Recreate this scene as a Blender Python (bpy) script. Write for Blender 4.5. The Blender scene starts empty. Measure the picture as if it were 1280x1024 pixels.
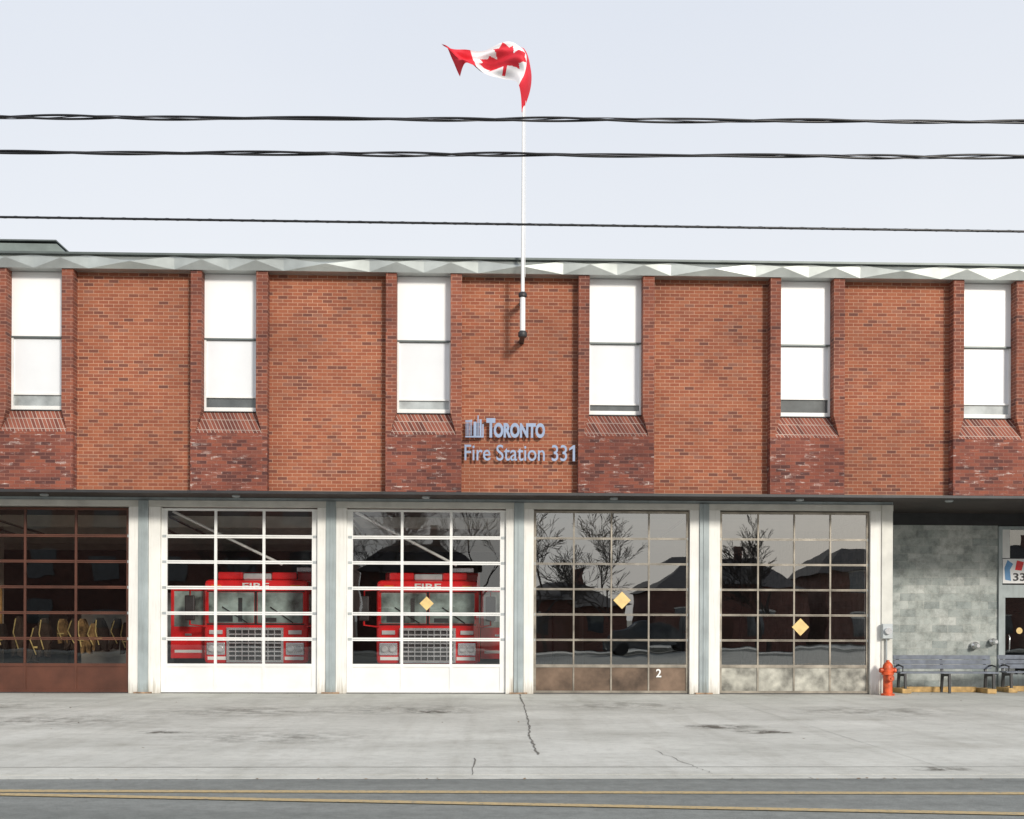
import bpy, math, random
from mathutils import Matrix, Vector
R = math.radians
random.seed(7)
scene = bpy.context.scene
COL = scene.collection
scene.view_settings.view_transform = 'Standard'
scene.view_settings.look = 'None'
scene.view_settings.exposure = 0

# ------------------------------------------------------------ node helpers
def newmat(name):
    m = bpy.data.materials.new(name); m.use_nodes = True
    nt = m.node_tree; b = nt.nodes["Principled BSDF"]
    return m, nt, b
def N(nt, t, **kw):
    n = nt.nodes.new(t)
    for k, v in kw.items(): setattr(n, k, v)
    return n
def L(nt, a, b): nt.links.new(a, b)
def ramp(nt, fac, stops, interp='LINEAR'):
    r = N(nt, 'ShaderNodeValToRGB'); r.color_ramp.interpolation = interp
    els = r.color_ramp.elements
    while len(els) < len(stops): els.new(0.5)
    for e, (p, c) in zip(els, stops):
        e.position = p; e.color = (c[0], c[1], c[2], 1)
    L(nt, fac, r.inputs[0]); return r.outputs[0]
def noise(nt, vec, scale, detail=4, rough=0.55):
    n = N(nt, 'ShaderNodeTexNoise'); n.inputs['Scale'].default_value = scale
    n.inputs['Detail'].default_value = detail; n.inputs['Roughness'].default_value = rough
    L(nt, vec, n.inputs['Vector']); return n.outputs['Fac']
def mix(nt, fac, a, b, mode='MIX'):
    m = N(nt, 'ShaderNodeMix', data_type='RGBA', blend_type=mode)
    if isinstance(fac, (int, float)): m.inputs[0].default_value = fac
    else: L(nt, fac, m.inputs[0])
    for s, v in ((6, a), (7, b)):
        if isinstance(v, tuple): m.inputs[s].default_value = (v[0], v[1], v[2], 1)
        else: L(nt, v, m.inputs[s])
    return m.outputs[2]
def objcoord(nt): return N(nt, 'ShaderNodeTexCoord').outputs['Object']
def bump(nt, h, b, strength=0.3, dist=0.01):
    n = N(nt, 'ShaderNodeBump'); n.inputs['Strength'].default_value = strength
    n.inputs['Distance'].default_value = dist
    L(nt, h, n.inputs['Height']); L(nt, n.outputs[0], b.inputs['Normal'])
def simple(name, col, rough=0.5, metal=0.0, var=0.12, scale=3.0, coat=0.0, bmp=0.0, grime=False):
    m, nt, b = newmat(name)
    oc = objcoord(nt); n = noise(nt, oc, scale, 5)
    d = tuple(max(0, c*(1-var*1.6)) for c in col); l = tuple(c*(1+var) for c in col)
    c = ramp(nt, n, [(0.3, d), (0.7, l)])
    if grime:   # splash-back dirt near the ground and rain streaks
        s = N(nt, 'ShaderNodeSeparateXYZ'); L(nt, oc, s.inputs[0])
        mp = N(nt, 'ShaderNodeMapping'); mp.inputs['Scale'].default_value = (14, 14, 0.9); L(nt, oc, mp.inputs[0])
        nz = noise(nt, mp.outputs[0], 1.0, 5, 0.7)
        a = N(nt, 'ShaderNodeMath', operation='MULTIPLY_ADD'); L(nt, nz, a.inputs[0]); a.inputs[1].default_value = 1.3; L(nt, s.outputs[2], a.inputs[2])
        g = ramp(nt, a.outputs[0], [(0.55, (0.62, 0.58, 0.52)), (0.95, (1, 1, 1))])
        c = mix(nt, 1.0, c, g, 'MULTIPLY')
        c = mix(nt, 0.5, c, ramp(nt, nz, [(0.35, (0.80, 0.78, 0.75)), (0.5, (1, 1, 1))]), 'MULTIPLY')
    L(nt, c, b.inputs['Base Color'])
    b.inputs['Roughness'].default_value = rough; b.inputs['Metallic'].default_value = metal
    b.inputs['Coat Weight'].default_value = coat
    if bmp: bump(nt, noise(nt, oc, scale*15, 3), b, bmp, 0.005)
    return m

def brickmat(name, stops, mortar, bw=0.215, rh=0.076, ms=0.0065, dirt=(0.78, 0.75, 0.74), eff=0.0, offset=0.5, rough=0.85, blotch=0.0):
    m, nt, b = newmat(name)
    oc = objcoord(nt); s = N(nt, 'ShaderNodeSeparateXYZ'); L(nt, oc, s.inputs[0])
    a = N(nt, 'ShaderNodeMath', operation='ADD'); L(nt, s.outputs[0], a.inputs[0]); L(nt, s.outputs[1], a.inputs[1])
    c = N(nt, 'ShaderNodeCombineXYZ'); L(nt, a.outputs[0], c.inputs[0]); L(nt, s.outputs[2], c.inputs[1])
    t = N(nt, 'ShaderNodeTexBrick'); t.offset = offset
    L(nt, c.outputs[0], t.inputs['Vector'])
    t.inputs['Color1'].default_value = (0, 0, 0, 1); t.inputs['Color2'].default_value = (1, 1, 1, 1)
    t.inputs['Mortar'].default_value = (0.5, 0.5, 0.5, 1)
    t.inputs['Scale'].default_value = 1; t.inputs['Mortar Size'].default_value = ms
    t.inputs['Mortar Smooth'].default_value = 0.15; t.inputs['Bias'].default_value = 0
    t.inputs['Brick Width'].default_value = bw; t.inputs['Row Height'].default_value = rh
    col = ramp(nt, t.outputs['Color'], stops)
    fine = noise(nt, oc, 60, 3)
    col = mix(nt, 0.5, col, ramp(nt, fine, [(0.3, (0.6, 0.6, 0.6)), (0.7, (1.2, 1.2, 1.2))]), 'MULTIPLY')
    mm = mix(nt, noise(nt, oc, 2.5, 4), tuple(x*0.6 for x in mortar), tuple(x*1.35 for x in mortar))
    col = mix(nt, t.outputs['Fac'], col, mm)
    big = noise(nt, oc, 0.55, 6, 0.6)
    col = mix(nt, 1.0, col, ramp(nt, big, [(0.35, dirt), (0.62, (1.08, 1.05, 1.02))]), 'MULTIPLY')
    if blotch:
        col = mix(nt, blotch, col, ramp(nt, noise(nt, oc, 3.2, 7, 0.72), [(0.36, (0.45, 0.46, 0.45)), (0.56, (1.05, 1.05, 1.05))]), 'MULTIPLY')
    if eff:
        mp = N(nt, 'ShaderNodeMapping'); mp.inputs['Scale'].default_value = (2.2, 2.2, 9.0); L(nt, oc, mp.inputs[0])
        e = ramp(nt, noise(nt, mp.outputs[0], 1.3, 5, 0.7), [(0.57, (0, 0, 0)), (0.66, (1, 1, 1))])
        em = N(nt, 'ShaderNodeMath', operation='MULTIPLY'); L(nt, e, em.inputs[0]); em.inputs[1].default_value = eff
        em2 = N(nt, 'ShaderNodeMath', operation='MULTIPLY'); L(nt, em.outputs[0], em2.inputs[0])
        L(nt, ramp(nt, t.outputs['Fac'], [(0, (0.3, 0.3, 0.3)), (1, (1, 1, 1))]), em2.inputs[1])
        col = mix(nt, em2.outputs[0], col, (0.72, 0.62, 0.56))
    L(nt, col, b.inputs['Base Color']); b.inputs['Roughness'].default_value = rough
    inv = N(nt, 'ShaderNodeMath', operation='SUBTRACT'); inv.inputs[0].default_value = 1; L(nt, t.outputs['Fac'], inv.inputs[1])
    bump(nt, inv.outputs[0], b, 0.6, 0.008)
    return m

M = {}
M['brick'] = brickmat('brick_red', [(0.0, (0.15, 0.055, 0.04)), (0.08, (0.215, 0.07, 0.042)), (0.2, (0.275, 0.083, 0.044)),
        (0.6, (0.315, 0.098, 0.048)), (0.88, (0.345, 0.12, 0.062)), (1.0, (0.24, 0.10, 0.07))], (0.48, 0.28, 0.19))
M['brick_unit'] = brickmat('brick_bay', [(0.0, (0.12, 0.045, 0.036)), (0.12, (0.18, 0.06, 0.04)), (0.5, (0.255, 0.076, 0.043)),
        (0.85, (0.30, 0.092, 0.05)), (1.0, (0.2, 0.075, 0.055))], (0.40, 0.22, 0.16), dirt=(0.68, 0.62, 0.62), eff=0.0)
M['brick_spandrel'] = brickmat('brick_spandrel', [(0.0, (0.09, 0.033, 0.03)), (0.3, (0.165, 0.052, 0.038)), (0.6, (0.23, 0.066, 0.042)),
        (0.9, (0.28, 0.083, 0.048)), (1.0, (0.2, 0.07, 0.05))], (0.26, 0.12, 0.09), dirt=(0.6, 0.52, 0.52), eff=0.9)
M['brick_sill'] = brickmat('brick_sill', [(0.0, (0.12, 0.04, 0.03)), (0.5, (0.24, 0.075, 0.05)), (1.0, (0.32, 0.11, 0.07))],
        (0.46, 0.36, 0.31), bw=0.082, rh=0.24, ms=0.008, dirt=(0.6, 0.55, 0.55), offset=0.0)
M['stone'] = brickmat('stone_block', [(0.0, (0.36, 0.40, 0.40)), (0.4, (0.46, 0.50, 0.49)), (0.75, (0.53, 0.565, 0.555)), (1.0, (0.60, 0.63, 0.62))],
        (0.54, 0.56, 0.54), bw=0.41, rh=0.2, ms=0.006, dirt=(0.60, 0.63, 0.63), blotch=0.75)  # blotch: dark mottling like a tree's shadow, put into the block colour
M['white'] = simple('white_paint', (0.80, 0.80, 0.78), 0.4, var=0.05, scale=2)
M['jamb'] = simple('white_jamb', (0.80, 0.79, 0.75), 0.5, var=0.05, scale=2, grime=True)
M['white_panel'] = simple('white_window_panel', (0.86, 0.86, 0.86), 0.35, var=0.02, scale=1.5)
M['blind'] = simple('window_blind', (0.76, 0.78, 0.80), 0.25, var=0.04, scale=1, coat=0.7)
M['blindgap'] = simple('window_gap', (0.42, 0.45, 0.45), 0.15, var=0.3, scale=2, coat=0.8)
M['blindgap_dk'] = simple('window_gap_open', (0.10, 0.11, 0.11), 0.12, var=0.3, scale=2, coat=0.8)
M['cream'] = simple('cream_frame', (0.64, 0.63, 0.58), 0.5, var=0.1, scale=2.5)
M['steel'] = simple('grey_steel_post', (0.36, 0.41, 0.42), 0.45, var=0.14, scale=1.5, grime=True)
M['alu'] = simple('door_aluminium', (0.30, 0.27, 0.225), 0.4, 0.5, var=0.28)
M['brown'] = simple('door_brown', (0.10, 0.035, 0.02), 0.45, var=0.25, scale=1.5)
M['brownpanel'] = simple('panel_weathered_brown', (0.17, 0.115, 0.08), 0.4, 0.3, var=0.4, scale=2)
M['greypanel'] = simple('panel_weathered_grey', (0.40, 0.39, 0.34), 0.35, 0.2, var=0.4, scale=3.5)
M['dark'] = simple('dark_metal', (0.03, 0.03, 0.032), 0.5, var=0.2)
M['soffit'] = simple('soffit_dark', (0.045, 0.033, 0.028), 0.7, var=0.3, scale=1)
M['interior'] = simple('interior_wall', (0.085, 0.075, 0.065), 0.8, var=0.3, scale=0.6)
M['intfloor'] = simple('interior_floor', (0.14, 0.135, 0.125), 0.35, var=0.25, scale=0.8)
M['coping'] = simple('coping_metal', (0.12, 0.14, 0.135), 0.45, 0.3)
M['pent'] = simple('penthouse_metal', (0.19, 0.225, 0.21), 0.5, 0.1)
M['roof'] = simple('roof_membrane', (0.16, 0.17, 0.17), 0.8)
M['fascia'] = simple('fascia_metal', (0.60, 0.64, 0.62), 0.28, 0.65, var=0.16, scale=1.2)
M['polewhite'] = simple('pole_white', (0.78, 0.78, 0.78), 0.35, var=0.04)
M['signblue'] = simple('sign_blue_metal', (0.27, 0.34, 0.48), 0.4, 0.2, var=0.08)
M['flagred'] = simple('flag_red', (0.70, 0.02, 0.04), 0.7, var=0.06)
M['flagwhite'] = simple('flag_white', (0.85, 0.85, 0.87), 0.7, var=0.03)
M['wire'] = simple('cable_rubber', (0.014, 0.014, 0.016), 0.35, var=0.2)
M['wire2'] = simple('cable_highlight', (0.14, 0.14, 0.15), 0.3, 0.3, var=0.2)  # paler colour for the thin strand that paints the highlight along the cable
M['yellow'] = simple('yellow_sign', (0.78, 0.56, 0.23), 0.5, var=0.1, scale=8)
M['red'] = simple('truck_red', (0.78, 0.018, 0.022), 0.25, var=0.06, coat=0.8)
M['chrome'] = simple('chrome', (0.82, 0.83, 0.85), 0.22, 0.75, var=0.08)
M['tglass'] = simple('truck_windscreen', (0.30, 0.37, 0.35), 0.06, 0.0, var=0.5, scale=2.2, coat=1.0)
M['hglass'] = simple('house_window', (0.06, 0.07, 0.08), 0.06, 0.0, var=0.3, coat=1.0)
M['tyre'] = simple('tyre', (0.02, 0.02, 0.02), 0.85)
M['lamp'] = simple('headlamp_lens', (0.80, 0.81, 0.83), 0.1, 0.3, coat=1)
M['amber'] = simple('amber_lens', (0.8, 0.25, 0.02), 0.2, coat=1)
M['hydr'] = simple('hydrant_paint', (0.60, 0.09, 0.025), 0.45, var=0.35, scale=10)
M['greybox'] = simple('meter_grey', (0.42, 0.45, 0.46), 0.45, 0.2)
M['benchslat'] = simple('bench_slat', (0.15, 0.17, 0.21), 0.55, var=0.2, scale=6)
M['wood'] = simple('timber', (0.50, 0.32, 0.12), 0.65, var=0.3, scale=6)
M['rust'] = simple('rusty_foot', (0.34, 0.23, 0.15), 0.8, var=0.4, scale=12)
M['coat'] = simple('bunker_gear', (0.27, 0.19, 0.09), 0.85, var=0.6, scale=7)
M['coatdk'] = simple('bunker_gear_dark', (0.05, 0.042, 0.035), 0.85, var=0.4, scale=5)
M['stripe'] = simple('reflective_stripe', (0.75, 0.66, 0.30), 0.4, var=0.3, scale=9)
M['bark'] = simple('bark', (0.06, 0.05, 0.045), 0.9, var=0.3)
M['housebrick'] = brickmat('house_brick', [(0, (0.12, 0.05, 0.04)), (1, (0.2, 0.08, 0.06))], (0.25, 0.2, 0.18))
M['shingle'] = simple('shingle', (0.06, 0.055, 0.055), 0.9, var=0.25, scale=4)
M['blue'] = simple('poster_blue', (0.12, 0.30, 0.55), 0.5)
M['polewood'] = simple('utility_pole_wood', (0.14, 0.10, 0.07), 0.9, var=0.3)
M['crack'] = simple('crack_dark', (0.19, 0.18, 0.155), 0.95, var=0.35, scale=10)
M['joint'] = simple('pavement_joint', (0.36, 0.355, 0.32), 0.95, var=0.3, scale=4)
M['leaf'] = simple('dry_leaf', (0.20, 0.13, 0.07), 0.9, var=0.4, scale=20)
M['carpaint'] = simple('car_paint_grey', (0.08, 0.09, 0.10), 0.25, 0.4, coat=1)

# glass
def glassmat(name, refl, tint):
    m = bpy.data.materials.new(name); m.use_nodes = True; nt = m.node_tree; nt.nodes.clear()
    out = N(nt, 'ShaderNodeOutputMaterial'); mx = N(nt, 'ShaderNodeMixShader')
    tr = N(nt, 'ShaderNodeBsdfTransparent'); tr.inputs[0].default_value = (*tint, 1)
    gl = N(nt, 'ShaderNodeBsdfAnisotropic'); gl.inputs['Roughness'].default_value = 0.005
    gl.inputs['Color'].default_value = (0.95, 0.97, 0.97, 1)
    bp = N(nt, 'ShaderNodeBump'); bp.inputs['Strength'].default_value = 0.12; bp.inputs['Distance'].default_value = 0.01
    L(nt, noise(nt, objcoord(nt), 1.6, 1), bp.inputs['Height']); L(nt, bp.outputs[0], gl.inputs['Normal'])
    mx.inputs[0].default_value = refl
    L(nt, tr.outputs[0], mx.inputs[1]); L(nt, gl.outputs[0], mx.inputs[2]); L(nt, mx.outputs[0], out.inputs[0])
    return m
M['glass'] = glassmat('door_glass', 0.14, (0.97, 0.97, 0.96))
M['glass_brown'] = glassmat('door_glass_tinted', 0.12, (0.74, 0.68, 0.62))
M['glass_old'] = glassmat('door_glass_dusty', 0.30, (0.58, 0.54, 0.50))
M['glass_dk'] = glassmat('entrance_glass', 0.15, (0.5, 0.52, 0.52))

def concrete():
    m, nt, b = newmat('concrete_apron'); oc = objcoord(nt)
    base = ramp(nt, noise(nt, oc, 0.35, 8, 0.62), [(0.3, (0.50, 0.495, 0.445)), (0.5, (0.59, 0.585, 0.53)), (0.7, (0.66, 0.655, 0.60))])
    mp = N(nt, 'ShaderNodeMapping'); mp.inputs['Scale'].default_value = (0.4, 0.8, 1); L(nt, oc, mp.inputs[0])
    st = ramp(nt, noise(nt, mp.outputs[0], 0.9, 8, 0.68), [(0.30, (0.72, 0.71, 0.68)), (0.46, (0.92, 0.92, 0.91)), (0.62, (1.05, 1.05, 1.04))])
    c = mix(nt, 0.9, base, st, 'MULTIPLY')
    sp = ramp(nt, noise(nt, oc, 5, 8, 0.8), [(0.3, (0.78, 0.77, 0.75)), (0.5, (1, 1, 1)), (0.75, (1.08, 1.08, 1.08))])
    c = mix(nt, 0.9, c, sp, 'MULTIPLY')
    fine = ramp(nt, noise(nt, oc, 90, 3, 0.7), [(0.3, (0.80, 0.80, 0.80)), (0.7, (1.12, 1.12, 1.12))])
    c = mix(nt, 0.8, c, fine, 'MULTIPLY')
    # narrow tyre-worn streaks running in and out of the bays
    m2 = N(nt, 'ShaderNodeMapping'); m2.inputs['Scale'].default_value = (2.2, 0.16, 1); L(nt, oc, m2.inputs[0])
    c = mix(nt, 0.5, c, ramp(nt, noise(nt, m2.outputs[0], 1.0, 5, 0.6), [(0.34, (0.80, 0.79, 0.77)), (0.5, (1, 1, 1))]), 'MULTIPLY')
    L(nt, c, b.inputs['Base Color']); b.inputs['Roughness'].default_value = 0.85
    bump(nt, noise(nt, oc, 50, 4), b, 0.3, 0.004); return m
M['concrete'] = concrete()
def asphalt():
    m, nt, b = newmat('asphalt'); oc = objcoord(nt)
    mp = N(nt, 'ShaderNodeMapping'); mp.inputs['Scale'].default_value = (0.15, 1.2, 1); L(nt, oc, mp.inputs[0])
    c = ramp(nt, noise(nt, mp.outputs[0], 1.0, 6), [(0.3, (0.16, 0.17, 0.155)), (0.7, (0.26, 0.27, 0.25))])
    c = mix(nt, 0.8, c, ramp(nt, noise(nt, oc, 120, 3, 0.8), [(0.3, (0.5, 0.5, 0.5)), (0.7, (1.4, 1.4, 1.4))]), 'MULTIPLY')
    c = mix(nt, 0.8, c, ramp(nt, noise(nt, oc, 5, 6, 0.75), [(0.3, (0.7, 0.7, 0.7)), (0.6, (1.12, 1.12, 1.12))]), 'MULTIPLY')
    L(nt, c, b.inputs['Base Color']); b.inputs['Roughness'].default_value = 0.85
    bump(nt, noise(nt, oc, 100, 4), b, 0.4, 0.006); return m
M['asphalt'] = asphalt()
M['ground'] = simple('ground_soil', (0.22, 0.21, 0.17), 0.95, var=0.25, scale=0.3)
def roadpaint():
    m, nt, b = newmat('road_paint_yellow'); oc = objcoord(nt)
    L(nt, ramp(nt, noise(nt, oc, 18, 7, 0.8), [(0.38, (0.24, 0.22, 0.17)), (0.48, (0.48, 0.36, 0.18)), (0.7, (0.58, 0.43, 0.20))]), b.inputs['Base Color'])
    b.inputs['Roughness'].default_value = 0.7; return m
M['roadpaint'] = roadpaint()

# ------------------------------------------------------------ geometry helpers
def empty(name):
    e = bpy.data.objects.new(name, None); COL.objects.link(e); return e
def mesh(name, verts, faces, mat, parent=None, smooth=False, bevel=0.0, mats=None, fm=None):
    me = bpy.data.meshes.new(name); me.from_pydata(verts, [], faces); me.update()
    for x in (mats or [mat]): me.materials.append(x)
    if fm:
        for p, i in zip(me.polygons, fm): p.material_index = i
    if smooth:
        for p in me.polygons: p.use_smooth = True
    o = bpy.data.objects.new(name, me); COL.objects.link(o)
    if parent: o.parent = parent
    if bevel:
        md = o.modifiers.new('bevel', 'BEVEL'); md.width = bevel; md.segments = 2; md.limit_method = 'ANGLE'
    return o
def boxes(name, lst, mat, parent=None, bevel=0.0):
    v, f = [], []
    for (x0, x1, y0, y1, z0, z1) in lst:
        b = len(v)
        v += [(x0,y0,z0),(x1,y0,z0),(x1,y1,z0),(x0,y1,z0),(x0,y0,z1),(x1,y0,z1),(x1,y1,z1),(x0,y1,z1)]
        f += [tuple(b+i for i in q) for q in ((3,2,1,0),(4,5,6,7),(0,1,5,4),(1,2,6,5),(2,3,7,6),(3,0,4,7))]
    return mesh(name, v, f, mat, parent, bevel=bevel)
def box(name, x0, x1, y0, y1, z0, z1, mat, parent=None, bevel=0.0):
    return boxes(name, [(x0, x1, y0, y1, z0, z1)], mat, parent, bevel)
def lathe(name, prof, c, mat, parent=None, n=20, axis='Z'):
    v, f = [], []
    for (r, h) in prof:
        for i in range(n):
            a = 2*math.pi*i/n; p = (r*math.cos(a), r*math.sin(a), h)
            if axis == 'Y': p = (p[0], p[2], p[1])
            if axis == 'X': p = (p[2], p[0], p[1])
            v.append((c[0]+p[0], c[1]+p[1], c[2]+p[2]))
    for j in range(len(prof)-1):
        for i in range(n):
            f.append((j*n+i, j*n+(i+1) % n, (j+1)*n+(i+1) % n, (j+1)*n+i))
    f.append(tuple(range(n))); f.append(tuple((len(prof)-1)*n+i for i in range(n)))
    o = mesh(name, v, f, mat, parent)
    for p in o.data.polygons: p.use_smooth = len(p.vertices) == 4
    md = o.modifiers.new('e', 'EDGE_SPLIT'); md.split_angle = R(40)
    return o
def tube(name, pts, rad, mat, parent=None, n=8):
    v, f = [], []
    pts = [Vector(p) for p in pts]
    for k, p in enumerate(pts):
        d = (pts[min(k+1, len(pts)-1)] - pts[max(k-1, 0)]).normalized()
        up = Vector((0, 0, 1)) if abs(d.z) < 0.9 else Vector((1, 0, 0))
        a = d.cross(up).normalized(); b = d.cross(a)
        r = rad[k] if isinstance(rad, list) else rad
        for i in range(n):
            t = 2*math.pi*i/n; q = p + a*(r*math.cos(t)) + b*(r*math.sin(t)); v.append(tuple(q))
    for k in range(len(pts)-1):
        for i in range(n):
            f.append((k*n+i, k*n+(i+1) % n, (k+1)*n+(i+1) % n, (k+1)*n+i))
    return mesh(name, v, f, mat, parent, smooth=True)
def text(name, body, x0, x1, z0, z1, y, mat, parent=None, off=0.0, ex=0.02):
    cu = bpy.data.curves.new(name, 'FONT'); cu.body = body; cu.extrude = ex; cu.offset = off
    o = bpy.data.objects.new('tmp', cu); COL.objects.link(o)
    dg = bpy.context.evaluated_depsgraph_get(); me = bpy.data.meshes.new_from_object(o.evaluated_get(dg)); bpy.data.objects.remove(o)
    xs = [v.co.x for v in me.vertices]; ys = [v.co.y for v in me.vertices]
    a, b, c, d = min(xs), max(xs), min(ys), max(ys)
    for v in me.vertices:
        X = x0+(v.co.x-a)/(b-a)*(x1-x0); Z = z0+(v.co.y-c)/(d-c)*(z1-z0); v.co = (X, y-v.co.z, Z)
    me.materials.clear(); me.materials.append(mat); me.name = name
    o = bpy.data.objects.new(name, me); COL.objects.link(o)
    if parent: o.parent = parent
    return o

# ------------------------------------------------------------ camera (0,-25,1.6)
cam = bpy.data.cameras.new('camera'); co = bpy.data.objects.new('camera', cam); COL.objects.link(co)
cam.sensor_width = 36; cam.lens = 38.67; cam.shift_y = 0.209; cam.clip_end = 2000
co.matrix_world = Matrix.Translation((0, -25, 1.6)) @ Matrix.Rotation(R(-1.7), 4, 'Z') @ Matrix.Rotation(R(90), 4, 'X') @ Matrix.Rotation(R(0.19), 4, 'Z')
scene.camera = co

# ------------------------------------------------------------ light
EL, AZ = 22, 26
sd = bpy.data.lights.new('sun', 'SUN'); sd.energy = 3.0; sd.angle = R(9); sd.color = (1.0, 0.945, 0.85)
so = bpy.data.objects.new('sun', sd); COL.objects.link(so)
tosun = Vector((math.sin(R(AZ))*math.cos(R(EL)), -math.cos(R(AZ))*math.cos(R(EL)), math.sin(R(EL))))
so.rotation_euler = tosun.to_track_quat('Z', 'Y').to_euler(); so.location = (20, -30, 30)
w = bpy.data.worlds.new('World'); scene.world = w; w.use_nodes = True; nt = w.node_tree
bg = nt.nodes['Background']; bg.inputs[1].default_value = 0.1
sky = N(nt, 'ShaderNodeTexSky', sky_type='NISHITA'); sky.sun_disc = False
sky.sun_elevation = R(EL); sky.sun_rotation = R(180-AZ); sky.air_density = 1.0; sky.dust_density = 3.0
gen = N(nt, 'ShaderNodeTexCoord').outputs['Generated']
sp = N(nt, 'ShaderNodeSeparateXYZ'); L(nt, gen, sp.inputs[0])
haze = ramp(nt, sp.outputs[2], [(0.0, (0.94, 0.96, 0.98)), (0.28, (0.90, 0.925, 0.965)), (0.55, (0.78, 0.83, 0.92)), (1.0, (0.70, 0.76, 0.90))])
cl = noise(nt, gen, 2.0, 5)
haze2 = mix(nt, 0.5, haze, ramp(nt, cl, [(0.3, (0.94, 0.95, 0.97)), (0.7, (1.04, 1.03, 1.02))]), 'MULTIPLY')
sc = N(nt, 'ShaderNodeVectorMath', operation='SCALE'); sc.inputs['Scale'].default_value = 10.3; L(nt, haze2, sc.inputs[0])
L(nt, mix(nt, 0.88, sky.outputs[0], sc.outputs[0]), bg.inputs[0])

# ------------------------------------------------------------ ground
def sheet(name, x0, x1, y0, y1, z, mat): return mesh(name, [(x0,y0,z),(x1,y0,z),(x1,y1,z),(x0,y1,z)], [(0,1,2,3)], mat)
sheet('ground', -700, 700, -700, 700, -0.012, M['ground'])
sheet('road', -300, 300, -34, -13.55, -0.006, M['asphalt'])
box('concrete_apron', -60, 60, -13.35, 3.2, -0.3, 0.0, M['concrete'])
box('kerb', -60, 60, -13.62, -13.36, -0.3, -0.002, M['concrete'], bevel=0.01)
box('sidewalk', -60, 60, -38, -34, -0.3, 0.12, M['concrete'])
def strip(name, a, b, wd, z, mat, parent=None):
    a, b = Vector((*a, 0)), Vector((*b, 0)); n = (b-a).normalized().cross(Vector((0,0,1)))*wd/2
    return mesh(name, [(p.x, p.y, z) for p in (a-n, a+n, b+n, b-n)], [(0,1,2,3)], mat, parent)
mk = empty('road_marking')
def ext(a, b, s, e):
    dx, dy = b[0]-a[0], b[1]-a[1]
    return (a[0]+dx*s, a[1]+dy*s), (a[0]+dx*e, a[1]+dy*e)
a, b = ext((-4.5, -14.44), (5, -14.67), -3, 4); strip('line_a', a, b, 0.15, 0.0, M['roadpaint'], mk)
a, b = ext((-4.5, -14.66), (4.7, -15.82), 0, 3); strip('line_b', a, b, 0.14, 0.003, M['roadpaint'], mk)
def crack(name, pts, wd, parent, jit=0.05, z=0.004, n=8, mat=None):
    v, f = [], []; out = []
    for (p, q) in zip(pts, pts[1:]):
        for i in range(n):
            t = i/n; out.append((p[0]+(q[0]-p[0])*t + random.uniform(-jit, jit), p[1]+(q[1]-p[1])*t+random.uniform(-jit, jit)*0.5))
    out.append(pts[-1])
    for i, p in enumerate(out):
        q = out[min(i+1, len(out)-1)]; o = out[max(i-1, 0)]
        d = Vector((q[0]-o[0], q[1]-o[1], 0)).normalized(); nn = Vector((-d.y, d.x, 0))*wd*random.uniform(0.35, 1)/2
        v += [(p[0]-nn.x, p[1]-nn.y, z), (p[0]+nn.x, p[1]+nn.y, z)]
        if i: f.append((2*i-2, 2*i-1, 2*i+1, 2*i))
    mesh(name, v, f, mat or M['crack'], parent)
ck = empty('pavement_cracks')
crack('main_crack', [(0.92, -0.05), (0.86, -4.6), (0.79, -7.6), (0.72, -9.4), (0.72, -11.6)], 0.04, ck, 0.014, n=14)
crack('short_crack', [(-0.05, -11.95), (-0.07, -13.4)], 0.018, ck, 0.012)
crack('branch_crack', [(2.2, -11.0), (2.4, -12.6), (2.5, -13.3)], 0.010, ck, 0.03)
crack('joint_long', [(-40, -12.75), (40, -12.75)], 0.03, ck, 0.0, n=60, mat=M['joint'])
crack('joint_mid', [(-30, -6.6), (30, -6.6)], 0.012, ck, 0.0, n=80, mat=M['joint'])
for i, x in enumerate((-16.6, -12.3, -7.6, 5.2, 9.4)):
    crack('joint_%d' % i, [(x, -0.05), (x, -12.7)], 0.010, ck, 0.004, mat=M['joint'])
crack('door_line', [(-12, -0.12), (9.6, -0.12)], 0.05, ck, 0.02, n=90)
def stain(name, cx, cy, rx, ry, parent, mt='stain'):
    v = [(cx-rx, cy-ry, 0.006), (cx+rx, cy-ry, 0.006), (cx+rx, cy+ry, 0.006), (cx-rx, cy+ry, 0.006)]
    o = mesh(name, v, [(0, 1, 2, 3)], M[mt], parent)
    uv = o.data.uv_layers.new(name='UVMap')
    for i, c in enumerate([(0, 0), (1, 0), (1, 1), (0, 1)]): uv.data[i].uv = c
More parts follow.
